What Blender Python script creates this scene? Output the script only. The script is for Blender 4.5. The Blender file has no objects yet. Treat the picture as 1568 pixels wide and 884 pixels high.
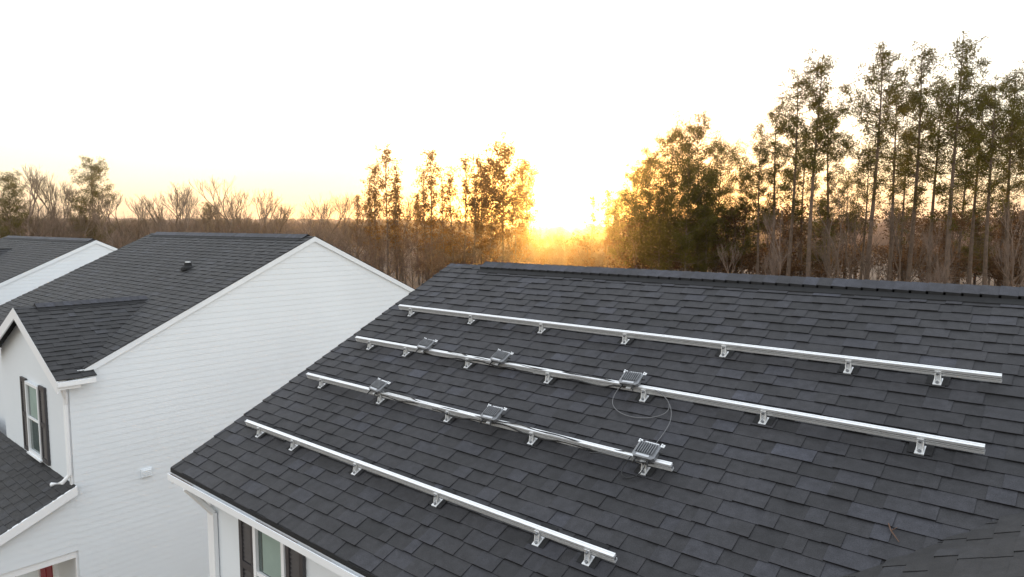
import bpy, math, random
import numpy as np
from mathutils import Vector, Matrix
random.seed(7); rng=np.random.default_rng(7)
scene=bpy.context.scene
scene.view_settings.view_transform='Standard'
scene.view_settings.look='None'
scene.view_settings.exposure=0
CZ=8.4
# ------------------------------------------------------------------ camera
PITCH=math.atan(97/1060); YAW=math.radians(41)
cd=bpy.data.cameras.new("camera"); cam=bpy.data.objects.new("camera",cd)
scene.collection.objects.link(cam); scene.camera=cam
cam.location=(0,0,CZ); cam.rotation_euler=(math.pi/2-PITCH,0,YAW)
cd.sensor_width=36; cd.lens=36*1060/1568; cd.clip_start=0.1; cd.clip_end=6000
F=np.array([-math.sin(YAW),math.cos(YAW)]); R=np.array([math.cos(YAW),math.sin(YAW)])
def bearing(px,py,D):
    a=(px-784)/1060; b=(442-py)/1060
    h=math.cos(PITCH)+b*math.sin(PITCH); z=-math.sin(PITCH)+b*math.cos(PITCH)
    p=D*(F+R*a/h)
    return p[0],p[1],CZ+D*z/h
# ------------------------------------------------------------------ materials
def new_mat(name):
    m=bpy.data.materials.new(name); m.use_nodes=True
    nt=m.node_tree; return m,nt,nt.nodes["Principled BSDF"]
def simple(name,col,rough=.6,metal=0,var=.15,scale=6,bump=0):
    m,nt,b=new_mat(name)
    tc=nt.nodes.new("ShaderNodeTexCoord"); n=nt.nodes.new("ShaderNodeTexNoise")
    n.inputs["Scale"].default_value=scale; n.inputs["Detail"].default_value=6
    nt.links.new(tc.outputs["Object"],n.inputs["Vector"])
    r=nt.nodes.new("ShaderNodeValToRGB")
    r.color_ramp.elements[0].position=.3; r.color_ramp.elements[1].position=.7
    r.color_ramp.elements[0].color=tuple(c*(1-var) for c in col)+(1,)
    r.color_ramp.elements[1].color=tuple(min(1,c*(1+var)) for c in col)+(1,)
    nt.links.new(n.outputs["Fac"],r.inputs["Fac"]); nt.links.new(r.outputs["Color"],b.inputs["Base Color"])
    b.inputs["Roughness"].default_value=rough; b.inputs["Metallic"].default_value=metal
    if bump:
        bp=nt.nodes.new("ShaderNodeBump"); bp.inputs["Strength"].default_value=bump; bp.inputs["Distance"].default_value=.01
        nt.links.new(n.outputs["Fac"],bp.inputs["Height"]); nt.links.new(bp.outputs["Normal"],b.inputs["Normal"])
    return m
def shingle_mat(name,base):
    m,nt,b=new_mat(name)
    at=nt.nodes.new("ShaderNodeAttribute"); at.attribute_name="tone"
    tc=nt.nodes.new("ShaderNodeTexCoord")
    n=nt.nodes.new("ShaderNodeTexNoise"); n.inputs["Scale"].default_value=160; n.inputs["Detail"].default_value=3
    n2=nt.nodes.new("ShaderNodeTexNoise"); n2.inputs["Scale"].default_value=.8; n2.inputs["Detail"].default_value=5
    n3=nt.nodes.new("ShaderNodeTexNoise"); n3.inputs["Scale"].default_value=14; n3.inputs["Detail"].default_value=5
    for q in (n,n2,n3): nt.links.new(tc.outputs["Object"],q.inputs["Vector"])
    r=nt.nodes.new("ShaderNodeValToRGB"); e=r.color_ramp.elements
    e[0].position=0; e[0].color=(base[0]*.45,base[1]*.45,base[2]*.45,1)
    e[1].position=1; e[1].color=(base[0]*1.65,base[1]*1.75,base[2]*2.0,1)
    k=e.new(.5); k.color=(base[0],base[1],base[2],1)
    nt.links.new(at.outputs["Fac"],r.inputs["Fac"])
    def mul(c,n,lo,hi):
        mr=nt.nodes.new("ShaderNodeMapRange"); mr.inputs[1].default_value=.3; mr.inputs[2].default_value=.7
        mr.inputs[3].default_value=lo; mr.inputs[4].default_value=hi
        nt.links.new(n.outputs["Fac"],mr.inputs[0])
        mx=nt.nodes.new("ShaderNodeMix"); mx.data_type='RGBA'; mx.blend_type='MULTIPLY'; mx.inputs[0].default_value=1
        nt.links.new(c,mx.inputs[6]); nt.links.new(mr.outputs[0],mx.inputs[7]); return mx.outputs[2]
    c=mul(r.outputs["Color"],n,.6,1.4); c=mul(c,n2,.75,1.25); c=mul(c,n3,.75,1.25)
    nt.links.new(c,b.inputs["Base Color"])
    b.inputs["Roughness"].default_value=.7
    b.inputs["Specular IOR Level"].default_value=.4
    bp=nt.nodes.new("ShaderNodeBump"); bp.inputs["Strength"].default_value=.5; bp.inputs["Distance"].default_value=.003
    nt.links.new(n.outputs["Fac"],bp.inputs["Height"]); nt.links.new(bp.outputs["Normal"],b.inputs["Normal"])
    return m
def leaf_mat(name,c1,c2,trans=.45):
    m=bpy.data.materials.new(name); m.use_nodes=True; nt=m.node_tree; nt.nodes.clear()
    out=nt.nodes.new("ShaderNodeOutputMaterial")
    tc=nt.nodes.new("ShaderNodeTexCoord"); n=nt.nodes.new("ShaderNodeTexNoise"); n.inputs["Scale"].default_value=.9; n.inputs["Detail"].default_value=4
    nt.links.new(tc.outputs["Object"],n.inputs["Vector"])
    r=nt.nodes.new("ShaderNodeValToRGB"); r.color_ramp.elements[0].position=.35; r.color_ramp.elements[1].position=.65
    r.color_ramp.elements[0].color=c1+(1,); r.color_ramp.elements[1].color=c2+(1,)
    nt.links.new(n.outputs["Fac"],r.inputs["Fac"])
    d=nt.nodes.new("ShaderNodeBsdfDiffuse"); t=nt.nodes.new("ShaderNodeBsdfTranslucent"); mx=nt.nodes.new("ShaderNodeMixShader")
    mx.inputs[0].default_value=trans
    nt.links.new(r.outputs["Color"],d.inputs["Color"]); nt.links.new(r.outputs["Color"],t.inputs["Color"])
    nt.links.new(d.outputs[0],mx.inputs[1]); nt.links.new(t.outputs[0],mx.inputs[2]); nt.links.new(mx.outputs[0],out.inputs[0])
    return m
M_shing=shingle_mat("asphalt_shingle",(.0255,.0248,.0275))
M_shing2=shingle_mat("asphalt_shingle_charcoal",(.022,.0215,.0225))
M_siding=simple("vinyl_siding",(.68,.73,.775),.5,0,.03,.6)
M_trim=simple("white_trim",(.76,.785,.81),.45,0,.03,2)
M_rake=simple("rake_trim",(.70,.745,.785),.5,0,.03,2)
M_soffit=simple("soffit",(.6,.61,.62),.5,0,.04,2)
M_alu=simple("brushed_aluminium",(.76,.77,.78),.45,.5,.06,40)
M_inv=simple("cast_aluminium",(.20,.205,.215),.45,.5,.2,30)
M_cable=simple("grey_cable",(.13,.13,.135),.5,0,.1,20)
M_black=simple("black_plastic",(.012,.012,.013),.45,0,.2,20)
M_label=simple("label",(.5,.52,.55),.5,0,.05,50)
M_vent=simple("ridge_vent",(.008,.008,.009),.85,0,.3,15,.3)  # near-black; on the ridge it also stands in for shadow under the cap
M_shut=simple("shutter_paint",(.05,.048,.052),.5,0,.1,8)
M_door=simple("red_door_paint",(.28,.015,.02),.4,0,.08,5)
M_int=simple("porch_floor",(.3,.3,.29),.8,0,.1,4)
m,nt,b=new_mat("window_glass"); b.inputs["Base Color"].default_value=(.05,.075,.07,1); b.inputs["Roughness"].default_value=.06; b.inputs["Specular IOR Level"].default_value=.9
M_glass=m
M_panel=simple("upper_panel",(.25,.33,.30),.7,0,.12,3)
M_bark=simple("bark",(.11,.075,.052),.9,0,.35,3,.5)
M_barkl=simple("pale_bark",(.17,.12,.09),.9,0,.35,2)
M_twig=simple("twigs",(.11,.063,.042),.9,0,.3,1)
M_pine=leaf_mat("pine_needles",(.060,.056,.012),(.145,.128,.026),.5)
M_bronze=leaf_mat("bronze_leaves",(.11,.048,.012),(.22,.11,.026),.42)
M_brush=leaf_mat("brush_foliage",(.07,.036,.018),(.17,.092,.045),.4)
M_ground=simple("meadow_ground",(.15,.095,.055),.95,0,.45,.03)
M_wood=simple("winter_canopy",(.14,.072,.05),.95,0,.5,.05)
# ------------------------------------------------------------------ mesh builder
class MB:
    def __init__(s): s.v=[];s.f=[];s.m=[];s.t=[];s.M=Matrix.Identity(4)
    def add(s,vs,fs,mi=0,tone=.5):
        o=len(s.v)
        s.v.extend([tuple(s.M@Vector(p)) for p in vs])
        for f in fs: s.f.append([i+o for i in f]); s.m.append(mi); s.t.append(tone)
    def box(s,c,d,mi=0):
        x,y,z=c;a,b,e=d[0]/2,d[1]/2,d[2]/2
        vs=[(x+i*a,y+j*b,z+k*e) for i in(-1,1) for j in(-1,1) for k in(-1,1)]
        s.add(vs,[(0,1,3,2),(4,6,7,5),(0,4,5,1),(2,3,7,6),(0,2,6,4),(1,5,7,3)],mi)
    def tube(s,pts,rad,n=5,mi=0,cap=True):
        o=len(s.v); pts=[Vector(p) for p in pts]
        for i,p in enumerate(pts):
            d=(pts[min(i+1,len(pts)-1)]-pts[max(i-1,0)])
            if d.length<1e-6: d=Vector((0,0,1))
            d.normalize(); up=Vector((1,0,0)) if abs(d.x)<.8 else Vector((0,1,0))
            a=d.cross(up).normalized(); b=d.cross(a)
            for k in range(n):
                t=2*math.pi*k/n
                s.v.append(tuple(s.M@(p+(a*math.cos(t)+b*math.sin(t))*rad[i])))
        for i in range(len(pts)-1):
            for k in range(n):
                s.f.append([o+i*n+k,o+i*n+(k+1)%n,o+(i+1)*n+(k+1)%n,o+(i+1)*n+k]); s.m.append(mi); s.t.append(.5)
        if cap:
            s.f.append([o+k for k in range(n)][::-1]); s.m.append(mi); s.t.append(.5)
            q=o+(len(pts)-1)*n; s.f.append([q+k for k in range(n)]); s.m.append(mi); s.t.append(.5)
    def np_tris(s,V,mi):
        o=len(s.v); n=len(V)
        s.v.extend(V.reshape(-1,3).tolist())
        idx=(np.arange(n*3).reshape(-1,3)+o).tolist(); s.f.extend(idx); s.m.extend([mi]*n); s.t.extend([.5]*n)
    def mesh(s,name,mats,smooth=False):
        me=bpy.data.meshes.new(name); me.from_pydata(s.v,[],s.f)
        for m in mats: me.materials.append(m)
        me.polygons.foreach_set("material_index",s.m)
        at=me.attributes.new("tone",'FLOAT','FACE'); at.data.foreach_set("value",s.t)
        if smooth: me.polygons.foreach_set("use_smooth",[True]*len(s.f))
        me.update(); return me
    def obj(s,name,mats,parent=None,smooth=False):
        o=bpy.data.objects.new(name,s.mesh(name,mats,smooth)); scene.collection.objects.link(o)
        if parent: o.parent=parent
        return o
def empty(name,loc=(0,0,0)):
    e=bpy.data.objects.new(name,None); scene.collection.objects.link(e); e.location=loc; return e
def frame(o,u,v,n):
    return Matrix(((u[0],v[0],n[0],o[0]),(u[1],v[1],n[1],o[1]),(u[2],v[2],n[2],o[2]),(0,0,0,1)))
# ------------------------------------------------------------------ roofs and walls
def shingle_plane(name,o,u,v,Lu,Lv,mat,parent,exp=.143,wmin=.10,wmax=.33,seed=1):
    r=random.Random(seed); u=Vector(u).normalized(); v=Vector(v).normalized(); n=u.cross(v)
    if n.z<0: n=-n
    mb=MB(); O=Vector(o)
    mb.add([O,O+u*Lu,O+u*Lu+v*Lv,O+v*Lv],[(0,1,2,3)],0,.2)
    nc=int(math.ceil(Lv/exp))
    for i in range(nc):
        v0=i*exp; v1=min(Lv,v0+exp+.01); uu=-r.random()*.3; hi=False; ct=r.gauss(0,.035)
        while uu<Lu:
            w=r.uniform(wmin,wmax); a=max(0,uu); b=min(Lu,uu+w); uu+=w; hi=not hi
            if b-a<.005: continue
            hb=.011+(.006 if hi else 0)+r.uniform(0,.002); ht=.003+(.004 if hi else 0)
            tone=min(1,max(0,r.gauss(.46,.10)+ct+(.045 if hi else -.045)+(r.random()<.08)*.22))
            jl=r.uniform(-.005,.005)
            q=[O+u*a+v*(v0+jl)+n*hb,O+u*b+v*(v0+jl)+n*hb,O+u*b+v*v1+n*ht,O+u*a+v*v1+n*ht]
            mb.add(q,[(0,1,2,3)],0,tone)
            q2=[O+u*a+v*(v0+jl)+n*-.002,O+u*b+v*(v0+jl)+n*-.002,q[1],q[0],q[3],q[2]]
            mb.add(q2,[(0,1,2,3)],0,.0)
            mb.add([q2[0],q[0],q[3],q2[0]+v*.05],[(0,1,2,3)],0,.1)
    return mb.obj(name,[mat],parent)
def siding(name,O,U,N,z0,z1,lo,hi,parent,exp=.115):
    mb=MB(); O=Vector(O);U=Vector(U);N=Vector(N); z=z0
    while z<z1-1e-4:
        zt=min(z+exp,z1)
        a0,b0,a1,b1=lo(z),hi(z),lo(zt),hi(zt)
        if b0>a0:
            if b1<a1: a1=b1=(a1+b1)/2
            P=lambda s,zz,d:(O+U*s+N*d)+Vector((0,0,zz))
            zm=z+(zt-z)*.42; am=a0+(a1-a0)*.42; bm=b0+(b1-b0)*.42
            mb.add([P(a0,z,.006),P(b0,z,.006),P(b0,z+.001,.0115),P(a0,z+.001,.0115),
                    P(bm,zm,.0095),P(am,zm,.0095),P(b1,zt,.006),P(a1,zt,.006)],
                   [(0,1,2,3),(3,2,4,5),(5,4,6,7)])
        z=zt
    return mb.obj(name,[M_siding],parent)
def ridge_cap(name,x0,x1,y,z,slope,parent,along='x',h=.03,w=.16,seed=3):
    r=random.Random(seed); mb=MB()
    L=x1-x0; n=int(L/.145)
    def P(s,off,hh):
        zz=z+hh-abs(off)*slope
        return (s,y+off,zz) if along=='x' else (y+off,s,zz)
    for i in range(n):
        a=x0+i*L/n; b=a+L/n+.02
        t=min(1,r.gauss(.8,.15))
        mb.add([P(a,-w,h+.012),P(b,-w,h+.004),P(b,0,h+.014),P(a,0,h+.022),P(b,w,h+.004),P(a,w,h+.012)],[(0,1,2,3),(3,2,4,5)],0,t)
        mb.add([P(a,-w,-.01),P(b,-w,-.01),P(b,-w,h+.004),P(a,-w,h+.012)],[(0,1,2,3)],1)
        mb.add([P(a,w,-.01),P(b,w,-.01),P(b,w,h+.004),P(a,w,h+.012)],[(0,1,2,3)],1)
    if h>.025:
        for s_ in(-1,1):
            q=w+.07
            mb.add([P(x0,s_*q,.022),P(x1,s_*q,.022),P(x1,s_*w*.95,.03),P(x0,s_*w*.95,.03),P(x0,s_*q,-.01),P(x1,s_*q,-.01)],[(0,1,2,3),(0,1,5,4)],1)  # black flange strips paint in the shadow line below the vent
    for s in (x0,x1): mb.add([P(s,-w,-.01),P(s,0,-.01),P(s,w,-.01),P(s,w,h),P(s,0,h+.012),P(s,-w,h)],[(0,1,2,3,4,5)],1)
    return mb.obj(name,[M_shing,M_vent],parent)
def gable_trim(name,x,yr,zr,run,slope,parent,sgn=1,th=.025,depth=.16,both=True,axis='x',mat=None):
    mb=MB()
    for s in ((-1,1) if both else (-1,)):
        def P(a,off,dz):
            z=zr-abs(off)*slope+dz
            return (a,yr+off,z) if axis=='x' else (yr+off,a,z)
        v=[P(x,0,.012),P(x+sgn*th,0,.012),P(x,0,-depth),P(x+sgn*th,0,-depth),
           P(x,s*run,.012),P(x+sgn*th,s*run,.012),P(x,s*run,-depth),P(x+sgn*th,s*run,-depth)]
        mb.add(v,[(0,1,5,4),(2,3,7,6),(1,3,7,5),(0,2,6,4),(4,5,7,6)],0)
    return mb.obj(name,[mat or M_trim],parent)
def window(name,M,w,h,parent,shw=.36,upper_panel=True):
    mb=MB(); mb.M=M; t=.055
    mb.box((0,0,.022),(w-.02,h-.02,.006),2)
    mb.box((-w/2,0,.035),(t,h+t,.05),0); mb.box((w/2,0,.035),(t,h+t,.05),0)
    mb.box((0,h/2,.036),(w-t,t,.05),0); mb.box((0,-h/2,.036),(w-t,t,.05),0)
    mb.box((0,0,.034),(w-t,.045,.03),0)
    mb.box((0,-h/2-.045,.05),(w+.12,.03,.08),0)
    if upper_panel:
        mb.box((w*.08,h*.25,.028),(w*.72,h*.44,.004),3)  # green-tinted panel in front of the upper glass
    for s in(-1,1):
        cx=s*(w/2+t/2+shw/2+.012); hh=h+.12
        mb.box((cx-shw/2+.03,0,.03),(.06,hh,.035),1); mb.box((cx+shw/2-.03,0,.03),(.06,hh,.035),1)
        for yy in(-hh/2+.04,0,hh/2-.04): mb.box((cx,yy,.0295),(shw-.12,.08,.034),1)
        n=int(hh/.05)
        for i in range(n):
            yy=-hh/2+.05+i*(hh-.1)/n
            a=shw/2-.06
            mb.add([(cx-a,yy,.036),(cx+a,yy,.036),(cx+a,yy+.045,.02),(cx-a,yy+.045,.02)],[(0,1,2,3)],1)
            mb.add([(cx-a,yy,.016),(cx+a,yy,.016),(cx+a,yy,.036),(cx-a,yy,.036)],[(0,1,2,3)],1)
    return mb.obj(name,[M_trim,M_shut,M_glass,M_panel],parent)

# ================= MAIN HOUSE
S=.4835
house=empty("white_sided_house")
EY,EZ,RY=3.29,CZ-2.80,7.78
RZ=EZ+S*(RY-EY); X0,X1=-8.08,7.5
c=1/math.hypot(1,S); vdir=Vector((0,c,S*c)); Lv=(RY-EY)/c
shingle_plane("roof_front_slope",(X0,EY,EZ),(1,0,0),vdir,X1-X0,Lv,M_shing,house,seed=11)
shingle_plane("roof_rear_slope",(X0,2*RY-EY,EZ),(1,0,0),(0,-c,S*c),X1-X0,Lv,M_shing,house,seed=12)
ridge_cap("ridge_vent",-7.3,X1,RY,RZ,S,house,h=.05,w=.13)
ridge_cap("ridge_cap",X0,-7.31,RY,RZ-.02,S,house,h=.015)
gable_trim("rake_board",X0+.005,RY,RZ-.03,RY-EY,S,house,-1)
gable_trim("rake_board_right",X1,RY,RZ-.03,RY-EY,S,house,1)
WF,WL,WR,WB=EY+.32,-7.78,X1-.3,2*RY-EY-.32
siding("front_wall",(0,WF,0),(1,0,0),(0,-1,0),.2,EZ+.05,lambda z:WL,lambda z:WR,house)
siding("rear_wall",(0,WB,0),(1,0,0),(0,1,0),.2,EZ+.05,lambda z:WL,lambda z:WR,house)
def ylo(z,lo): return max(lo,RY-(RZ-.06-z)/S)
for nm,xx,nx in(("left_gable_wall",WL,-1),("right_gable_wall",WR,1)):
    siding(nm,(xx,0,0),(0,1,0),(nx,0,0),.2,RZ-.1,lambda z:ylo(z,WF),lambda z:2*RY-ylo(z,WF),house)
mb=MB()
for x,y in((WL,WF),(WR,WF),(WL,WB),(WR,WB)): mb.box((x,y,EZ/2),(.09,.09,EZ-.02),0)
mb.box(((X0+X1)/2,EY+.165,EZ-.12),(X1-X0-.08,.30,.012),1)
mb.box(((X0+X1)/2,EY+.004,EZ-.072),(X1-X0-.02,.02,.11),0)
mb.box(((X0+X1)/2,2*RY-EY-.165,EZ-.12),(X1-X0-.08,.30,.012),1)
mb.box(((X0+X1)/2,2*RY-EY-.004,EZ-.072),(X1-X0-.02,.02,.11),0)
gx0,gx1=X0+.02,-2.45
for (yy,zz,dy,dz) in ((EY-.028,EZ-.11,.045,.006),(EY-.053,EZ-.08,.005,.066),(EY-.050,EZ-.046,.010,.005)):
    mb.box(((gx0+gx1)/2,yy,zz),(gx1-gx0,dy,dz),0)
mb.box((gx0,EY-.028,EZ-.08),(.005,.05,.07),0)
mb.box(((WL+WR)/2,(WF+WB)/2,.1),(WR-WL-.02,WB-WF-.02,.2),1)
mb.box((WL+.12,WF-.045,2.6),(.07,.05,5.0),0); mb.tube([(WL+.12,WF-.05,5.1),(WL+.12,EY-.03,5.48)],[.035,.035],6,0)
mb.obj("trim_and_gutters",[M_trim,M_soffit],house)
mb=MB()
mb.add([(X0,EY-.012,EZ+.006),(gx1,EY-.012,EZ+.006),(gx1,EY+.03,EZ+.012),(X0,EY+.03,EZ+.012),(X0,EY-.012,EZ-.04),(gx1,EY-.012,EZ-.04)],[(0,1,2,3),(0,1,5,4)],0)
r=random.Random(5); x=gx0
while x<gx1:
    w_=r.uniform(.1,.8)
    if r.random()<.8: mb.box((x+w_/2,EY-.03,EZ-.085),(w_,.034,.03+r.random()*.03),1)
    x+=w_+r.uniform(0,.2)
mb.obj("drip_edge_and_debris",[M_vent,M_twig],house)
window("front_window",frame((-6.44,WF-.004,5.42-.72),(1,0,0),(0,0,1),(0,-1,0)),.56,1.42,house,.31)
gXr=1.5; gEz=EZ; gEx=-2.37; gRz=gEz+S*(gXr-gEx); gW=gXr-gEx; gy0=.9; gy1=7.3
shingle_plane("cross_gable_left_slope",(gEx,gy0,gEz+.004),(0,1,0),(c,0,S*c),gy1-gy0,gW/c,M_shing2,house,seed=21)
shingle_plane("cross_gable_right_slope",(2*gXr-gEx,gy0,gEz+.004),(0,1,0),(-c,0,S*c),gy1-gy0,gW/c,M_shing2,house,seed=22)
ridge_cap("cross_gable_ridge",gy0,gy1-.3,gXr,gRz,S,house,along='y',h=.02)
gable_trim("cross_gable_rake",gy0,gXr,gRz-.03,gW,S,house,-1,axis='y')
siding("cross_gable_wall",(0,gy0+.3,0),(1,0,0),(0,-1,0),.2,gRz-.1,lambda z:max(gEx+.3,gXr-(gRz-.06-z)/S),lambda z:min(2*gXr-gEx-.3,gXr+(gRz-.06-z)/S),house)
siding("cross_gable_left_wall",(gEx+.3,0,0),(0,1,0),(-1,0,0),.2,gEz+.05,lambda z:gy0+.3,lambda z:WF,house)
siding("cross_gable_right_wall",(2*gXr-gEx-.3,0,0),(0,1,0),(1,0,0),.2,gEz+.05,lambda z:gy0+.3,lambda z:WF,house)

# ---------------- solar mounting rails on the roof
n_=Vector((0,-S*c,c)); up_=Vector((0,c,S*c))
def roofM(x,y): return frame((x,y,EZ+S*(y-EY)),(1,0,0),up_,n_)
rails=[(6.44,-7.75,-.595,[-7.49,-6.298,-5.119,-3.957,-2.83,-1.692,-1.016]),
       (5.676,-7.75,-.594,[-7.445,-6.71,-5.607,-4.42,-3.271,-2.132,-.981]),
       (4.895,-7.735,-2.56,[-7.416,-6.246,-5.127,-3.995,-2.803]),
       (4.025,-7.69,-2.53,[-7.387,-6.667,-5.535,-4.364,-3.223,-2.754])]
NO=.09
for (y,xa,xb,posts) in rails:
    yb=y+NO*S*c
    mb=MB(); mb.M=roofM(0,yb)
    L=xb-xa; xm=(xa+xb)/2
    mb.box((xm,0,NO-.022),(L,.036,.018),0); mb.box((xm,-.001,NO-.001),(L,.022,.024),2)
    mb.box((xm,0,NO+.021),(L,.036,.018),0); mb.box((xm,-.017,NO+.0),(L,.004,.007),0)
    mb.box((xm,-.0125,NO+.0315),(L,.010,.004),0); mb.box((xm,.0125,NO+.0315),(L,.010,.004),0)
    for px in posts:
        mb.box((px,-.045,.016),(.062,.095,.009),0)
        mb.box((px,-.025,.062),(.046,.008,.084),0)
        for s in(-1,1):
            mb.add([(px+s*.022,-.029,.02),(px+s*.022,-.075,.02),(px+s*.022,-.029,.085),
                    (px+s*.018,-.029,.02),(px+s*.018,-.075,.02),(px+s*.018,-.029,.085)],[(0,1,2),(3,5,4),(1,4,5,2),(0,3,4,1)],0)
        mb.tube([(px,-.028,.088),(px,-.046,.088)],[.011,.011],6,1)
        mb.tube([(px,-.07,.018),(px,-.07,.034)],[.012,.012],6,1)
        mb.box((px,.02,.019),(.16,.22,.002),3)
    mb.obj("solar_mounting_rail",[M_alu,M_inv,M_inv,M_vent])
def inverter(x,y,rot):
    mb=MB(); yb=y+NO*S*c
    mb.M=roofM(x,yb)@Matrix.Translation((0,.045,NO+.058))@Matrix.Rotation(rot,4,'Z')@Matrix.Rotation(math.radians(6),4,'X')
    w,d,h=.105,.082,.017
    o=[(-w+.02,-d),(w-.02,-d),(w,-d+.02),(w,d-.02),(w-.02,d),(-w+.02,d),(-w,d-.02),(-w,-d+.02)]
    vs=[(a,b,-h) for a,b in o]+[(a,b,h) for a,b in o]+[(a*.9,b*.88,h+.006) for a,b in o]
    fs=[tuple(range(8))[::-1],tuple(range(16,24))]
    for i in range(8):
        j=(i+1)%8; fs+= [(i,j,8+j,8+i),(8+i,8+j,16+j,16+i)]
    mb.add(vs,fs,0)
    for i in range(8): mb.box((-.075+i*.0214,.01,h+.015),(.006,.11,.018),0)
    mb.box((0,-.064,h+.008),(.12,.02,.006),2)
    mb.box((0,-.02,-h-.012),(.05,.16,.004),1); mb.box((0,.092,.0),(.13,.018,.004),1)
    for s in(-1,1):
        mb.box((s*.105,.088,.006),(.035,.03,.005),1); mb.tube([(s*.105,.09,.008),(s*.105,.09,.026)],[.007,.007],6,1)
        mb.tube([(s*.06,-d+.005,-.002),(s*.06,-d-.03,-.004),(s*.075,-d-.05,-.02)],[.009,.008,.006],8,3)
        mb.tube([(s*.105,.02,0),(s*.13,.02,-.003)],[.01,.008],8,3)
    mb.tube([(0,-.045,-.015),(0,-.045,-.06)],[.012,.012],6,1)
    mb.obj("microinverter",[M_inv,M_alu,M_label,M_black])
inv2=[-6.354,-5.115,-3.427]; inv3=[-6.305,-4.525,-2.80]
for x in inv2: inverter(x,5.676,random.uniform(-.12,.12))
for x in inv3: inverter(x,4.895,random.uniform(-.12,.12))
def cable(pts,rad=.005,mat=M_black,name="power_cable"):
    cu=bpy.data.curves.new(name,'CURVE'); cu.dimensions='3D'; cu.bevel_depth=rad; cu.bevel_resolution=1; cu.resolution_u=6
    sp=cu.splines.new('NURBS'); sp.points.add(len(pts)-1)
    for i,p in enumerate(pts): sp.points[i].co=(*p,1)
    sp.use_endpoint_u=True; sp.order_u=4; cu.materials.append(mat)
    o=bpy.data.objects.new(name,cu); scene.collection.objects.link(o); return o
def rp(x,y,h): return roofM(x,y)@Vector((0,0,h))
r=random.Random(9)
for row,y in((inv2,5.676),(inv3,4.895)):
    # trunk cable: clipped to the downhill face of the rail, sagging between the clips
    for k,(ra,dy,hh,amp) in enumerate(((.008,-.012,.10,.03),(.006,.01,.135,.022),(.006,.05,.08,.04))):
        pts=[];x=row[0]+k*.05
        while x<row[-1]+.05:
            pts.append(rp(x,y+.03+dy+r.uniform(-.02,.02),hh+r.uniform(-amp*1.6,amp*.6))); x+=r.uniform(.10,.22)
        cable(pts,ra)
cable([rp(-3.52,5.66,.1),rp(-3.56,5.55,.05),rp(-3.46,5.44,.025),rp(-3.2,5.40,.022),rp(-2.98,5.48,.03),rp(-2.92,5.58,.05),rp(-3.0,5.66,.1),rp(-3.15,5.7,.12)],.0042,M_cable)
cable([rp(-2.95,5.6,.08),rp(-2.86,5.5,.03),rp(-2.86,5.3,.025),rp(-2.86,5.12,.025),rp(-2.85,4.98,.1)],.0038,M_cable)
cable([rp(-2.92,4.92,.12),rp(-2.99,4.82,.04),rp(-2.94,4.76,.025),rp(-2.84,4.78,.03),rp(-2.76,4.85,.07),rp(-2.78,4.95,.13)],.0045)
cable([rp(-2.7,4.9,.12),rp(-2.95,4.83,.13),rp(-3.15,4.9,.12),rp(-3.3,4.86,.1)],.006)
mb=MB(); mb.tube([rp(-1.02,4.98,.02),rp(-.99,4.92,.03),rp(-.93,4.86,.022)],[.004,.005,.003],5,0); mb.tube([rp(-.99,4.92,.03),rp(-.96,4.95,.04)],[.003,.002],4,0)
mb.obj("fallen_twig",[M_twig])

# ================= NEIGHBOUR HOUSE
def simple_house(name,x0,x1,yr,zr,run,slope,mat,seed,frontoff=.12):
    e=empty(name); cc=1/math.hypot(1,slope); ey=yr-run; ez=zr-slope*run
    shingle_plane("roof_front_slope",(x0,ey,ez),(1,0,0),(0,cc,slope*cc),x1-x0,run/cc,mat,e,seed=seed)
    shingle_plane("roof_rear_slope",(x0,2*yr-ey,ez),(1,0,0),(0,-cc,slope*cc),x1-x0,run/cc,mat,e,seed=seed+1)
    ridge_cap("ridge_vent",x0+.4,x1-.3,yr,zr,slope,e,seed=seed)
    gable_trim("rake_board",x1-.045,yr,zr-.014,run,slope,e,1,depth=.10,th=.04,mat=M_rake)
    gable_trim("rake_board_far",x0+.02,yr,zr-.02,run,slope,e,-1,depth=.10)
    wl,wr=x0+.12,x1-.05; wf=ey+frontoff; wb=2*yr-ey-frontoff
    lo=lambda z:max(wf,yr-(zr-.06-z)/slope)
    siding("side_wall",(wr,0,0),(0,1,0),(1,0,0),.1,zr-.1,lo,lambda z:2*yr-lo(z),e)
    siding("far_side_wall",(wl,0,0),(0,1,0),(-1,0,0),.1,zr-.1,lo,lambda z:2*yr-lo(z),e)
    siding("front_wall",(0,wf,0),(1,0,0),(0,-1,0),.1,ez+.05,lambda z:wl,lambda z:wr,e)
    siding("rear_wall",(0,wb,0),(1,0,0),(0,1,0),.1,ez+.05,lambda z:wl,lambda z:wr,e)
    t=MB()
    for x in(wl,wr):
        for y in(wf,wb): t.box((x-.035 if x==wr else x,y,ez/2),(.08,.08,ez),0)
    t.box(((x0+x1)/2,ey-.05,ez-.06),(x1-x0-.05,.1,.1),0); t.box(((x0+x1)/2,2*yr-ey+.05,ez-.06),(x1-x0-.05,.1,.1),0)
    t.obj("trim",[M_trim],e)
    return e
N=simple_house("neighbouring_house",-22.3,-13.5,8.82,8.15,4.72,.48,M_shing2,31)
wc=1/math.hypot(1,.46); wx=-15.68; wz=6.84; wy0=3.63
ww=2.04
shingle_plane("wing_right_slope",(wx+ww,wy0,wz-.46*ww+.004),(0,1,0),(-wc,0,.46*wc),2.6,ww/wc,M_shing2,N,seed=41)
w2=2.33
shingle_plane("wing_right_eave",(wx+w2,wy0,wz-.46*w2+.004),(0,1,0),(-wc,0,.46*wc),.62,(w2-ww+.01)/wc,M_shing2,N,seed=43)
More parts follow.
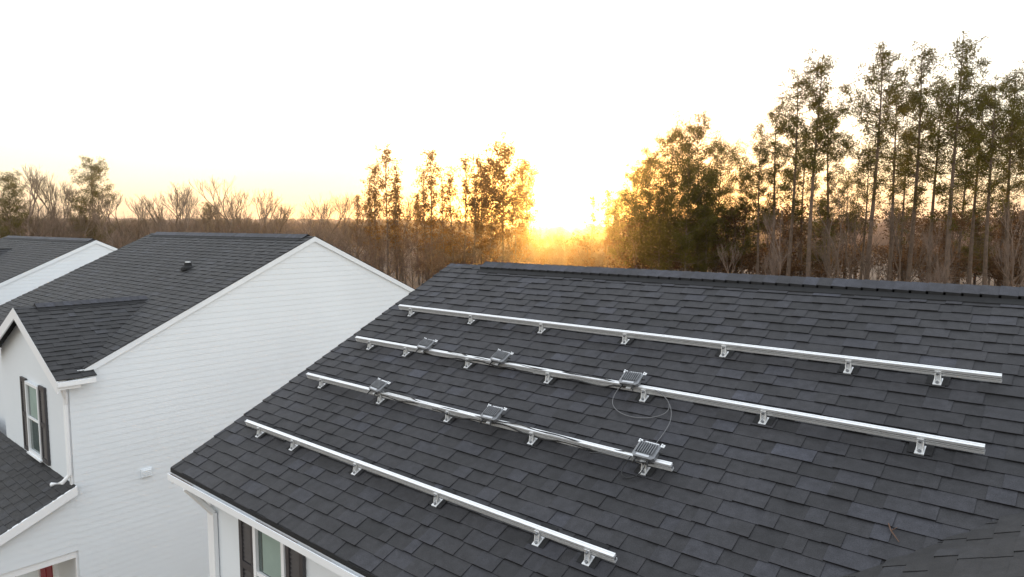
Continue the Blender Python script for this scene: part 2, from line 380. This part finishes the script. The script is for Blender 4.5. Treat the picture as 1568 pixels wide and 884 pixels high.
shingle_plane("wing_left_slope",(wx-w2,wy0,wz-.46*w2+.004),(0,1,0),(wc,0,.46*wc),2.6,w2/wc,M_shing2,N,seed=42)
ridge_cap("wing_ridge",wy0+.35,6.0,wx,wz,.46,N,along='y',h=.035,w=.13)
gable_trim("wing_rake",wy0+.02,wx,wz-.01,w2,.46,N,-1,depth=.2,axis='y')
siding("wing_front_wall",(0,3.86,0),(1,0,0),(0,-1,0),.1,wz-.1,lambda z:max(wx-2.1,wx-(wz-.06-z)/.46),lambda z:min(-13.60,wx+(wz-.06-z)/.46),N)
siding("wing_side_wall",(-13.55,0,0),(0,1,0),(1,0,0),.1,5.76,lambda z:3.86,lambda z:4.22,N)
t=MB()
t.box((-13.605,3.86,2.9),(.08,.08,5.6),0)
t.box((-13.44,3.82,5.66),(.20,.34,.10),0); t.box((-13.34,3.93,5.71),(.09,.58,.08),0)
t.tube([(-13.40,3.72,5.66),(-13.52,3.80,5.42),(-13.56,3.80,5.3),(-13.56,3.80,4.05),(-13.62,3.7,3.92),(-13.85,3.6,3.86)],[.038]*6,8,0)
t.obj("wing_trim_and_downspout",[M_trim],N)
window("wing_window",frame((-15.55,3.856,4.66),(1,0,0),(0,0,1),(0,-1,0)),.74,1.36,N,.36)
pz=3.86; ps=.45; pc=1/math.hypot(1,ps); py0=.9
prun=3.86-py0
shingle_plane("porch_roof",(-22.2,py0,pz-ps*prun),(1,0,0),(0,pc,ps*pc),-13.42+22.2,prun/pc,M_shing2,N,seed=51)
t=MB()
for (a,b,dz0,dz1,mi) in((-13.44,-13.40,.01,-.15,0),):
    za,zb=pz,pz-ps*prun
    t.add([(a,3.86,za+dz0),(b,3.86,za+dz0),(b,py0,zb+dz0),(a,py0,zb+dz0),(a,3.86,za+dz1),(b,3.86,za+dz1),(b,py0,zb+dz1),(a,py0,zb+dz1)],
      [(0,1,2,3),(4,5,6,7),(1,2,6,5),(0,3,7,4),(2,3,7,6)],mi)
t.box((-17.8,py0-.05,pz-ps*prun-.06),(8.7,.1,.1),0)
t.box((-13.62,2.4,2.60),(.12,2.86,.13),0)
t.box((-13.62,1.1,1.3),(.16,.16,2.5),0)
t.box((-17.8,2.4,2.52),(8.2,2.8,.02),1)
t.box((-17.8,2.4,.12),(8.3,2.9,.12),2)
t.obj("porch_trim",[M_trim,M_soffit,M_int],N)
siding("porch_side_wall",(-13.55,0,0),(0,1,0),(1,0,0),2.66,3.7,lambda z:max(1.0,3.86-(pz-.08-z)/ps),lambda z:3.86,N)
t=MB(); t.M=frame((-15.3,3.83,1.2),(1,0,0),(0,0,1),(0,-1,0))
t.box((0,0,0),(.92,2.05,.04),0)
for s in(-1,1):
    for yy,hh in((-.55,.6),(.4,.95)): t.box((s*.2,yy,.024),(.28,hh,.012),0)
    t.box((s*.51,.02,.01),(.09,2.2,.07),1)
t.box((0,1.075,.01),(.93,.09,.068),1); t.tube([(.36,-.05,.02),(.36,-.05,.08)],[.025,.03],8,2)
t.obj("front_door",[M_door,M_trim,M_alu],N)
t=MB(); vx,vy,vz=-13.53,5.05,3.75
t.box((vx,vy,vz),(.05,.2,.16),0)
for i in range(4): t.box((vx+.03,vy,vz-.055+i*.035),(.03,.17,.012),0)
t.obj("wall_vent",[M_rake],N)
t=MB(); bx,by=-16.3,7.22; bz=8.15-.48*(8.82-by)
t.tube([(bx,by,bz-.02),(bx,by,bz+.04),(bx,by,bz+.08),(bx,by,bz+.15)],[.17,.15,.09,.07],12,0)
t.tube([(bx,by,bz+.13),(bx,by,bz+.17)],[.06,.06],10,1)
t.box((bx,by-.12,bz+.0),(.34,.03,.02),0)
t.obj("plumbing_vent",[M_vent,M_trim],N)
H3=simple_house("far_neighbouring_house",-37,-26.0,8.48,7.9,4.9,.47,M_shing2,61)
shingle_plane("front_gable_right_slope",(-29.3,3.2,6.05),(0,1,0),(-.905,0,.425),4.5,3.4,M_shing2,H3,seed=65)
shingle_plane("front_gable_left_slope",(-35.4,3.2,6.05),(0,1,0),(.905,0,.425),4.5,3.4,M_shing2,H3,seed=66)

# ================= GROUND
def hnoise(x,y): return math.sin(x*.013+1.3)*math.cos(y*.017)+.5*math.sin(x*.031+y*.027)
t=MB(); rings=[0,15,30,50,70,90,120,160,220,320,500,800,1400,2600,5000]; na=64
t.v=[(0,0,0)]
for rr in rings[1:]:
    for k in range(na):
        a=2*math.pi*k/na; x,y=rr*math.cos(a),rr*math.sin(a)
        z=hnoise(x,y)*min(1.2,max(0,(rr-60)/100)); t.v.append((x,y,z))
for k in range(na): t.f.append([0,1+k,1+(k+1)%na])
for i in range(len(rings)-2):
    for k in range(na):
        a=1+i*na; t.f.append([a+k,a+na+k,a+na+(k+1)%na,a+(k+1)%na])
t.m=[0]*len(t.f); t.t=[.5]*len(t.f)
t.obj("ground",[M_ground],smooth=True)
t=MB(); na=420; rad=[260,262,290,330,380,450,540,650,800,1000,1300]
a0=math.radians(131-75); a1=math.radians(131+75)
for i,rr in enumerate(rad):
    for k in range(na):
        a=a0+(a1-a0)*k/(na-1); x,y=rr*math.cos(a),rr*math.sin(a)
        away=min(1,abs(math.degrees(a)-127)/14)
        z=0 if i==0 else (6.0+2.7*away+(rr-260)*.009*(.3+.7*away)+1.0*math.sin(k*.5+i*2)+.8*math.sin(k*1.3+i)+rng.uniform(-1.3,1.3))
        t.v.append((x,y,z))
for i in range(len(rad)-1):
    for k in range(na-1):
        a=i*na+k; t.f.append([a,a+1,a+na+1,a+na])
t.m=[0]*len(t.f); t.t=[.5]*len(t.f)
t.obj("distant_wooded_hills",[M_wood],smooth=True)

# ================= TREES
def slivers(centers,radii,n,l,w,rg,flat=.8):
    C=np.repeat(np.asarray(centers),n,axis=0); Rr=np.repeat(np.asarray(radii),n)
    d=rg.normal(size=(len(C),3)); d/=np.linalg.norm(d,axis=1)[:,None]
    p=C+d*(Rr*rg.uniform(.1,1,len(C))**.7)[:,None]*np.array([1,1,flat])
    dirv=rg.normal(size=(len(C),3)); dirv=dirv*.8+d*.8; dirv/=np.linalg.norm(dirv,axis=1)[:,None]
    s=np.cross(dirv,rg.normal(size=(len(C),3))); s/=np.linalg.norm(s,axis=1)[:,None]
    ll=(l*rg.uniform(.6,1.3,len(C)))[:,None]; wv=(w*rg.uniform(.6,1.3,len(C)))[:,None]
    return np.stack([p-s*wv/2,p+s*wv/2,p+dirv*ll],axis=1)
def pine_mesh(name,h,cb,cr,seed,nb=46,tn=70,dense=1.0,bark=M_bark,tr=(.3,.6),leaf=M_pine,up=0.0,ls=(.26,.07),rnd=False):
    r=random.Random(seed); rg=np.random.default_rng(seed); mb=MB()
    lean=(r.uniform(-.02,.02),r.uniform(-.02,.02)); n=9
    def tp(t): return Vector((lean[0]*h*t+.12*math.sin(t*5+seed),lean[1]*h*t+.12*math.cos(t*4+seed),h*t))
    mb.tube([tp(i/n) for i in range(n+1)],[.0105*h*(1-.93*(i/n)) for i in range(n+1)],7,0)
    cen=[];rad=[]
    for i in range(nb):
        t=cb+(1-cb)*((i+r.random())/nb)**.85
        if rnd: t=cb+(.955-cb)*((i+r.random())/nb)**.8
        q=(t-cb)/(1-cb)
        prof=math.sin(min(1,(q*.9+.22))*math.pi)**.6 if q<.72 else (1-q)/.28*.55+.3
        if rnd: prof=(.45+.55*q/.55) if q<.55 else max(.34,1-(q-.55)/.45*.75)
        L=cr*prof*r.uniform(.45,1.25); az=r.uniform(0,6.283); el=r.uniform(.0,.5)+q*.4+up
        b=tp(t); d=Vector((math.cos(az)*math.cos(el),math.sin(az)*math.cos(el),math.sin(el)))
        mid=b+d*L*.5-Vector((0,0,.05*L)); tip=b+d*L+Vector((0,0,.12*L))
        mb.tube([b,mid,tip],[.05*(1-.6*q)+.01,.035*(1-.5*q),.012],3,0,False)
        k=max(2,int(L*1.9*dense))
        for j in range(k):
            f=r.uniform(.3,1.08); pt=b.lerp(mid,f*2) if f<.5 else mid.lerp(tip,(f-.5)*2)
            off=Vector((r.gauss(0,.33),r.gauss(0,.33),r.gauss(.08,.2)))*min(1,L*.5)
            if off.length>.12: mb.tube([pt,pt+off],[.018,.010],3,0,False)
            cen.append(tuple(pt+off)); rad.append(r.uniform(*tr))
    cen.append(tuple(tp(.985))); rad.append(.45)
    for i in range(14):
        t=r.uniform(cb*.35,cb); az=r.uniform(0,6.283); b=tp(t); L=r.uniform(.4,1.8)
        mb.tube([b,b+Vector((math.cos(az)*L,math.sin(az)*L,r.uniform(-.2,.4)))],[.03,.008],3,0,False)
    mb.np_tris(slivers(cen,rad,tn,ls[0],ls[1],rg,.8),1)
    return mb.mesh(name,[bark,leaf])
def branching(mb,r,p,d,L,rad,depth,tips,spread=.55,upb=.25,mi=0):
    nseg=2; pts=[p]; cur=p; dd=d.copy()
    for i in range(nseg):
        dd=(dd+Vector((r.gauss(0,.1),r.gauss(0,.1),r.gauss(.03,.06)))).normalized(); cur=cur+dd*L/nseg; pts.append(cur)
    mb.tube(pts,[rad,rad*.8,rad*.6],5 if depth>3 else 3,mi,False)
    if depth==0: tips.append(cur); return
    k=r.choice([2,3,3])
    for i in range(k):
        s=(dd+Vector((r.gauss(0,spread),r.gauss(0,spread),r.gauss(0,spread*.6)+upb))).normalized()
        st=pts[-1] if i<2 else pts[1]
        branching(mb,r,st,s,L*r.uniform(.62,.85),rad*.6 if i else rad*.7,depth-1,tips,spread,upb,mi)
def decid_mesh(name,h,seed,depth=5,leaf=0,leafmat=M_bronze,spread=.5,bark=M_bark,lsize=.16,nleaf=26,lr=.45,rw=.009,upb=.3,trunk=.3):
    r=random.Random(seed); rg=np.random.default_rng(seed); mb=MB(); tips=[]
    th=h*trunk
    mb.tube([(0,0,0),(r.uniform(-.1,.1),r.uniform(-.1,.1),th*.5),(0,0,th)],[rw*h*1.3,rw*h*1.05,rw*h*.9],6,0,False)
    branching(mb,r,Vector((0,0,th)),Vector((0,0,1)),h*.2,rw*h*.85,depth,tips,spread,upb)
    for i in range(6):
        a=r.uniform(0,6.283); z=th*r.uniform(.65,1)
        branching(mb,r,Vector((0,0,z)),Vector((math.cos(a),math.sin(a),1.1)).normalized(),h*.14,rw*h*.4,depth-1,tips,spread,upb)
    mz=max(t.z for t in tips)
    if leaf:
        c=[tuple(t+Vector((0,0,-r.uniform(0,.5)))) for t in tips if r.random()<leaf]
        mb.np_tris(slivers(c,[lr]*len(c),nleaf,lsize,lsize*.6,rg,1.0),1)
    sc=h/mz
    mb.v=[(v[0]*sc,v[1]*sc,v[2]*sc) for v in mb.v]
    return mb.mesh(name,[bark,leafmat])
def place(name,mesh,px,py,D,base_h,wide=1.0,rot=None,gz=-.15):
    x,y,z=bearing(px,py,D); s=(z-gz)/base_h
    o=bpy.data.objects.new(name,mesh); scene.collection.objects.link(o)
    o.location=(x,y,gz); o.scale=(s*wide,s*wide,s); o.rotation_euler=(0,0,rot if rot is not None else random.uniform(0,6.283)); return o
tall=[pine_mesh("pine_tree_mesh",24,cb,cr,s,nb,44,1.05,M_bark,(.32,.68),M_pine,0,(.27,.075),True) for cb,cr,s,nb in((.46,3.0,101,52),(.40,2.8,102,56),(.5,3.2,103,52),(.34,2.7,104,60),(.44,3.1,105,54))]
full=[pine_mesh("broad_pine_mesh",18,.28,3.9,s,84,40,1.2,M_bark,(.4,.7)) for s in(111,112,113)]
R_tall=[(1190,160,66),(1218,108,62),(1250,76,58),(1280,150,64),(1345,58,58),(1374,125,67),(1410,62,60),(1440,115,66),(1472,38,55),
        (1503,125,62),(1530,108,56),(1562,98,60),(1592,80,60),(1650,90,62),(1328,215,70),(1165,215,66),(1235,190,72),(1300,265,74),(1390,190,74),(1480,180,73),(1545,190,75)]
for i,(px,py,D) in enumerate(R_tall): place("pine_tree",tall[i%5],px,py,D,24.3)
R_full=[(1072,188,70),(1030,203,73),(1100,222,75),(1000,238,72),(1055,250,66),(972,258,78),(1140,262,70),(1010,290,70),(1085,285,68),(955,300,80),(1260,310,76),(1500,320,76)]
for i,(px,py,D) in enumerate(R_full): place("pine_tree",full[i%3],px,py,D,18.3,.9)
place("pine_tree",full[0],140,248,110,18.3,1.0); place("pine_tree",full[1],12,268,100,18.3,.9); place("pine_tree",full[2],-60,250,105,18.3,.9); place("pine_tree",full[1],318,312,170,18.3,.8)
br=[pine_mesh("oak_tree_mesh",16,.3,3.4,s,70,21,1.2,M_bark,(.4,.75),M_bronze,.25,(.24,.155),True) for s in(201,202,203)]
sp=[pine_mesh("young_tree_mesh",15,.3,2.1,s,44,13,1.1,M_bark,(.3,.6),M_bronze,.45,(.26,.15)) for s in(211,212,213)]
for i,(px,py,D,w_) in enumerate([(770,220,88,.9),(806,250,86,.75),(735,246,92,.7),(750,285,84,.85),(790,285,84,.8)]): place("oak_tree",br[i%3],px,py,D,16.0,w_)
for i,(px,py,D) in enumerate([(590,233,92),(662,232,90),(692,262,94),(712,245,94),(640,298,98),(565,280,100),(908,303,92),(548,300,110),(610,290,96),(678,285,88),(930,292,88),(940,312,92),(725,270,88),(575,255,96),(604,262,94),(650,262,93)]):
    place("young_tree",sp[i%3],px,py,D,15.2,.95)
bare=[decid_mesh("bare_tree_mesh",13,s,6,0,M_twig,.32,M_barkl if s%2 else M_bark,rw=.0105,upb=.30) for s in(301,302,303,304)]
bl=[(35,250,100),(75,262,105),(100,285,115),(185,290,110),(205,300,115),(262,277,110),(290,300,120),(355,266,110),(395,287,110),(410,300,115),(475,295,110),(500,292,108),(525,300,115),(615,300,105),
    (1195,300,58),(1290,275,52),(1120,370,52),(1385,300,54),(1445,330,52),(1330,330,56),(1560,300,55),(230,310,120),(60,290,110),(5,300,110),(440,310,120),(240,295,110),(340,300,112),(375,300,118),(155,295,112),(310,305,112),
    (170,305,105),(120,300,104),(275,290,104),(425,310,106),(460,305,106),(545,295,106),(580,310,104),(655,310,104),(855,345,104),(50,270,112),(90,275,106),(20,285,104),(270,280,100),(345,285,102),(490,305,100)]
for i,(px,py,D) in enumerate(bl): place("bare_tree",bare[i%4],px,py,D,13,1.2 if px<800 else .8)

def small_tree(seed,kind):
    r=random.Random(seed); rg=np.random.default_rng(seed); mb=MB(); tips=[]
    mb.tube([(0,0,0),(0,0,3.5)],[.12,.09],3,0,False)
    branching(mb,r,Vector((0,0,3.3)),Vector((0,0,1)),2.4,.08,3,tips,.4,.4)
    for i in range(4):
        a=r.uniform(0,6.3); branching(mb,r,Vector((0,0,1.5+i*.6)),Vector((math.cos(a),math.sin(a),1)).normalized(),1.5,.04,2,tips,.4,.4)
    c=[tuple(t) for t in tips]
    if kind=='twig': tri=slivers(c,[.6]*len(c),8,.8,.05,rg)
    else: tri=slivers(c,[.7]*len(c),17,.26,.17,rg)
    mb.np_tris(tri,1)
    V=np.array(mb.v); V*=10/V[:,2].max(); return V,mb.f,mb.m
def forest(name,protos,items,mats):
    allv=[];faces=[];mi=[];o=0; r=random.Random(77)
    for (x,y,h,w,k) in items:
        V,f,m_=protos[k]; a=r.uniform(0,6.283); ca,sa=math.cos(a),math.sin(a)
        W=np.empty_like(V); W[:,0]=(V[:,0]*ca-V[:,1]*sa)*w*h/10+x; W[:,1]=(V[:,0]*sa+V[:,1]*ca)*w*h/10+y; W[:,2]=V[:,2]*h/10-.3
        allv.append(W); faces.extend([[i+o for i in q] for q in f]); mi.extend(m_); o+=len(V)
    mb=MB(); mb.v=np.concatenate(allv).tolist(); mb.f=faces; mb.m=mi; mb.t=[.5]*len(faces)
    return mb.obj(name,mats)
pt=[small_tree(400+i,'twig') for i in range(4)]; pl=[small_tree(420+i,'leaf') for i in range(3)]
r=random.Random(3); items=[]
for i in range(600):
    D=r.uniform(120,300); px=r.uniform(-250,1000); x,y,_=bearing(px,345,D)
    lo_h=0 if abs(px-850)<110 else 2.2
    items.append((x,y,r.uniform(6,9)+lo_h+(D-120)*.008,r.uniform(.8,1.3),r.randrange(4)))
for i in range(160):
    D=r.uniform(85,125); px=r.uniform(500,1000); x,y,_=bearing(px,345,D)
    items.append((x,y,r.uniform(5,8.3),r.uniform(.8,1.2),r.randrange(4)))
forest("distant_woodland",pt,items,[M_bark,M_twig])
items=[]
for i in range(150):
    D=r.uniform(68,110); px=r.uniform(860,1700); x,y,_=bearing(px,345,D)
    items.append((x,y,r.uniform(5.5,9.5)+(2 if px>960 else -1),r.uniform(.9,1.4),r.randrange(3)))
for i in range(60):
    D=r.uniform(95,125); px=r.uniform(640,900); x,y,_=bearing(px,345,D)
    items.append((x,y,r.uniform(5,7.6),r.uniform(.9,1.4),r.randrange(3)))
forest("understory_thicket",pl,items,[M_bark,M_brush])

# ================= SUN BLOOM VOLUME (scatter box added to spread glow over the woods)
mh=bpy.data.materials.new("bloom_haze"); mh.use_nodes=True; nt=mh.node_tree; nt.nodes.clear()
o_=nt.nodes.new("ShaderNodeOutputMaterial"); vs_=nt.nodes.new("ShaderNodeVolumeScatter")
vs_.inputs["Color"].default_value=(1,.84,.6,1); vs_.inputs["Density"].default_value=.00095; vs_.inputs["Anisotropy"].default_value=.9
nt.links.new(vs_.outputs[0],o_.inputs["Volume"])
mb=MB()
mb.M=Matrix.Rotation(YAW,4,'Z')
mb.box((0,230,22),(900,400,42),0)
mb.obj("sun_bloom_volume",[mh])

# ================= WORLD AND SUN
sun_az=math.radians(131-4.1); sun_el=math.radians(1.9)
s=Vector((math.cos(sun_el)*math.cos(sun_az),math.cos(sun_el)*math.sin(sun_az),math.sin(sun_el)))
w=bpy.data.worlds.new("World"); scene.world=w; w.use_nodes=True; nt=w.node_tree; nt.nodes.clear()
out=nt.nodes.new("ShaderNodeOutputWorld")
sky=nt.nodes.new("ShaderNodeTexSky"); sky.sky_type='NISHITA'; sky.sun_disc=False
sky.sun_elevation=sun_el; sky.sun_rotation=math.atan2(s.x,s.y)%(2*math.pi); sky.air_density=1; sky.dust_density=1.5
bg1=nt.nodes.new("ShaderNodeBackground"); bg1.inputs[1].default_value=.15; nt.links.new(sky.outputs[0],bg1.inputs[0])
tc=nt.nodes.new("ShaderNodeTexCoord"); sx=nt.nodes.new("ShaderNodeSeparateXYZ"); nt.links.new(tc.outputs["Generated"],sx.inputs[0])
rp_=nt.nodes.new("ShaderNodeValToRGB"); e=rp_.color_ramp.elements
e[0].position=0; e[0].color=(1.12,.84,.58,1)
e[1].position=1; e[1].color=(1.25,1.36,1.5,1)
for p,cc in((.04,(1.18,.98,.70)),(.09,(1.3,1.18,.93)),(.17,(1.42,1.38,1.27)),(.3,(1.45,1.47,1.50))):
    k=e.new(p); k.color=cc+(1,)
cl=nt.nodes.new("ShaderNodeTexNoise"); cl.inputs["Scale"].default_value=3; cl.inputs["Detail"].default_value=5
mp=nt.nodes.new("ShaderNodeMapping"); mp.inputs["Scale"].default_value=(1,1,7); nt.links.new(tc.outputs["Generated"],mp.inputs[0]); nt.links.new(mp.outputs[0],cl.inputs["Vector"])
def math_(op,a,b=None):
    n=nt.nodes.new("ShaderNodeMath"); n.operation=op
    for i,q in enumerate((a,b)):
        if q is None: continue
        if isinstance(q,(int,float)): n.inputs[i].default_value=q
        else: nt.links.new(q,n.inputs[i])
    return n.outputs[0]
zz=math_('ADD',math_('MAXIMUM',sx.outputs[2],0),math_('MULTIPLY',math_('SUBTRACT',cl.outputs["Fac"],.5),.07))
nt.links.new(zz,rp_.inputs[0])
bg2=nt.nodes.new("ShaderNodeBackground"); bg2.inputs[1].default_value=1.0; nt.links.new(rp_.outputs[0],bg2.inputs[0])
dt=nt.nodes.new("ShaderNodeVectorMath"); dt.operation='DOT_PRODUCT'; dt.inputs[1].default_value=s; nt.links.new(tc.outputs["Generated"],dt.inputs[0])
d0=math_('MAXIMUM',dt.outputs["Value"],0)
def glow(n,k,col):
    g=math_('MULTIPLY',math_('POWER',d0,n),k); b=nt.nodes.new("ShaderNodeBackground"); b.inputs[0].default_value=col+(1,); nt.links.new(g,b.inputs[1]); return b
def add(a,b):
    n=nt.nodes.new("ShaderNodeAddShader"); nt.links.new(a.outputs[0],n.inputs[0]); nt.links.new(b.outputs[0],n.inputs[1]); return n
cur=add(bg1,bg2)
for n,k,col in((5000,80,(1,.88,.6)),(900,8,(1,.68,.08)),(30,.25,(1,.68,.06))): cur=add(cur,glow(n,k,col))
nt.links.new(cur.outputs[0],out.inputs[0])
L=bpy.data.lights.new("sun",'SUN'); L.energy=5; L.angle=math.radians(.5); L.color=(1,.50,.12)
lo=bpy.data.objects.new("sun",L); scene.collection.objects.link(lo); lo.rotation_euler=s.to_track_quat('Z','Y').to_euler()
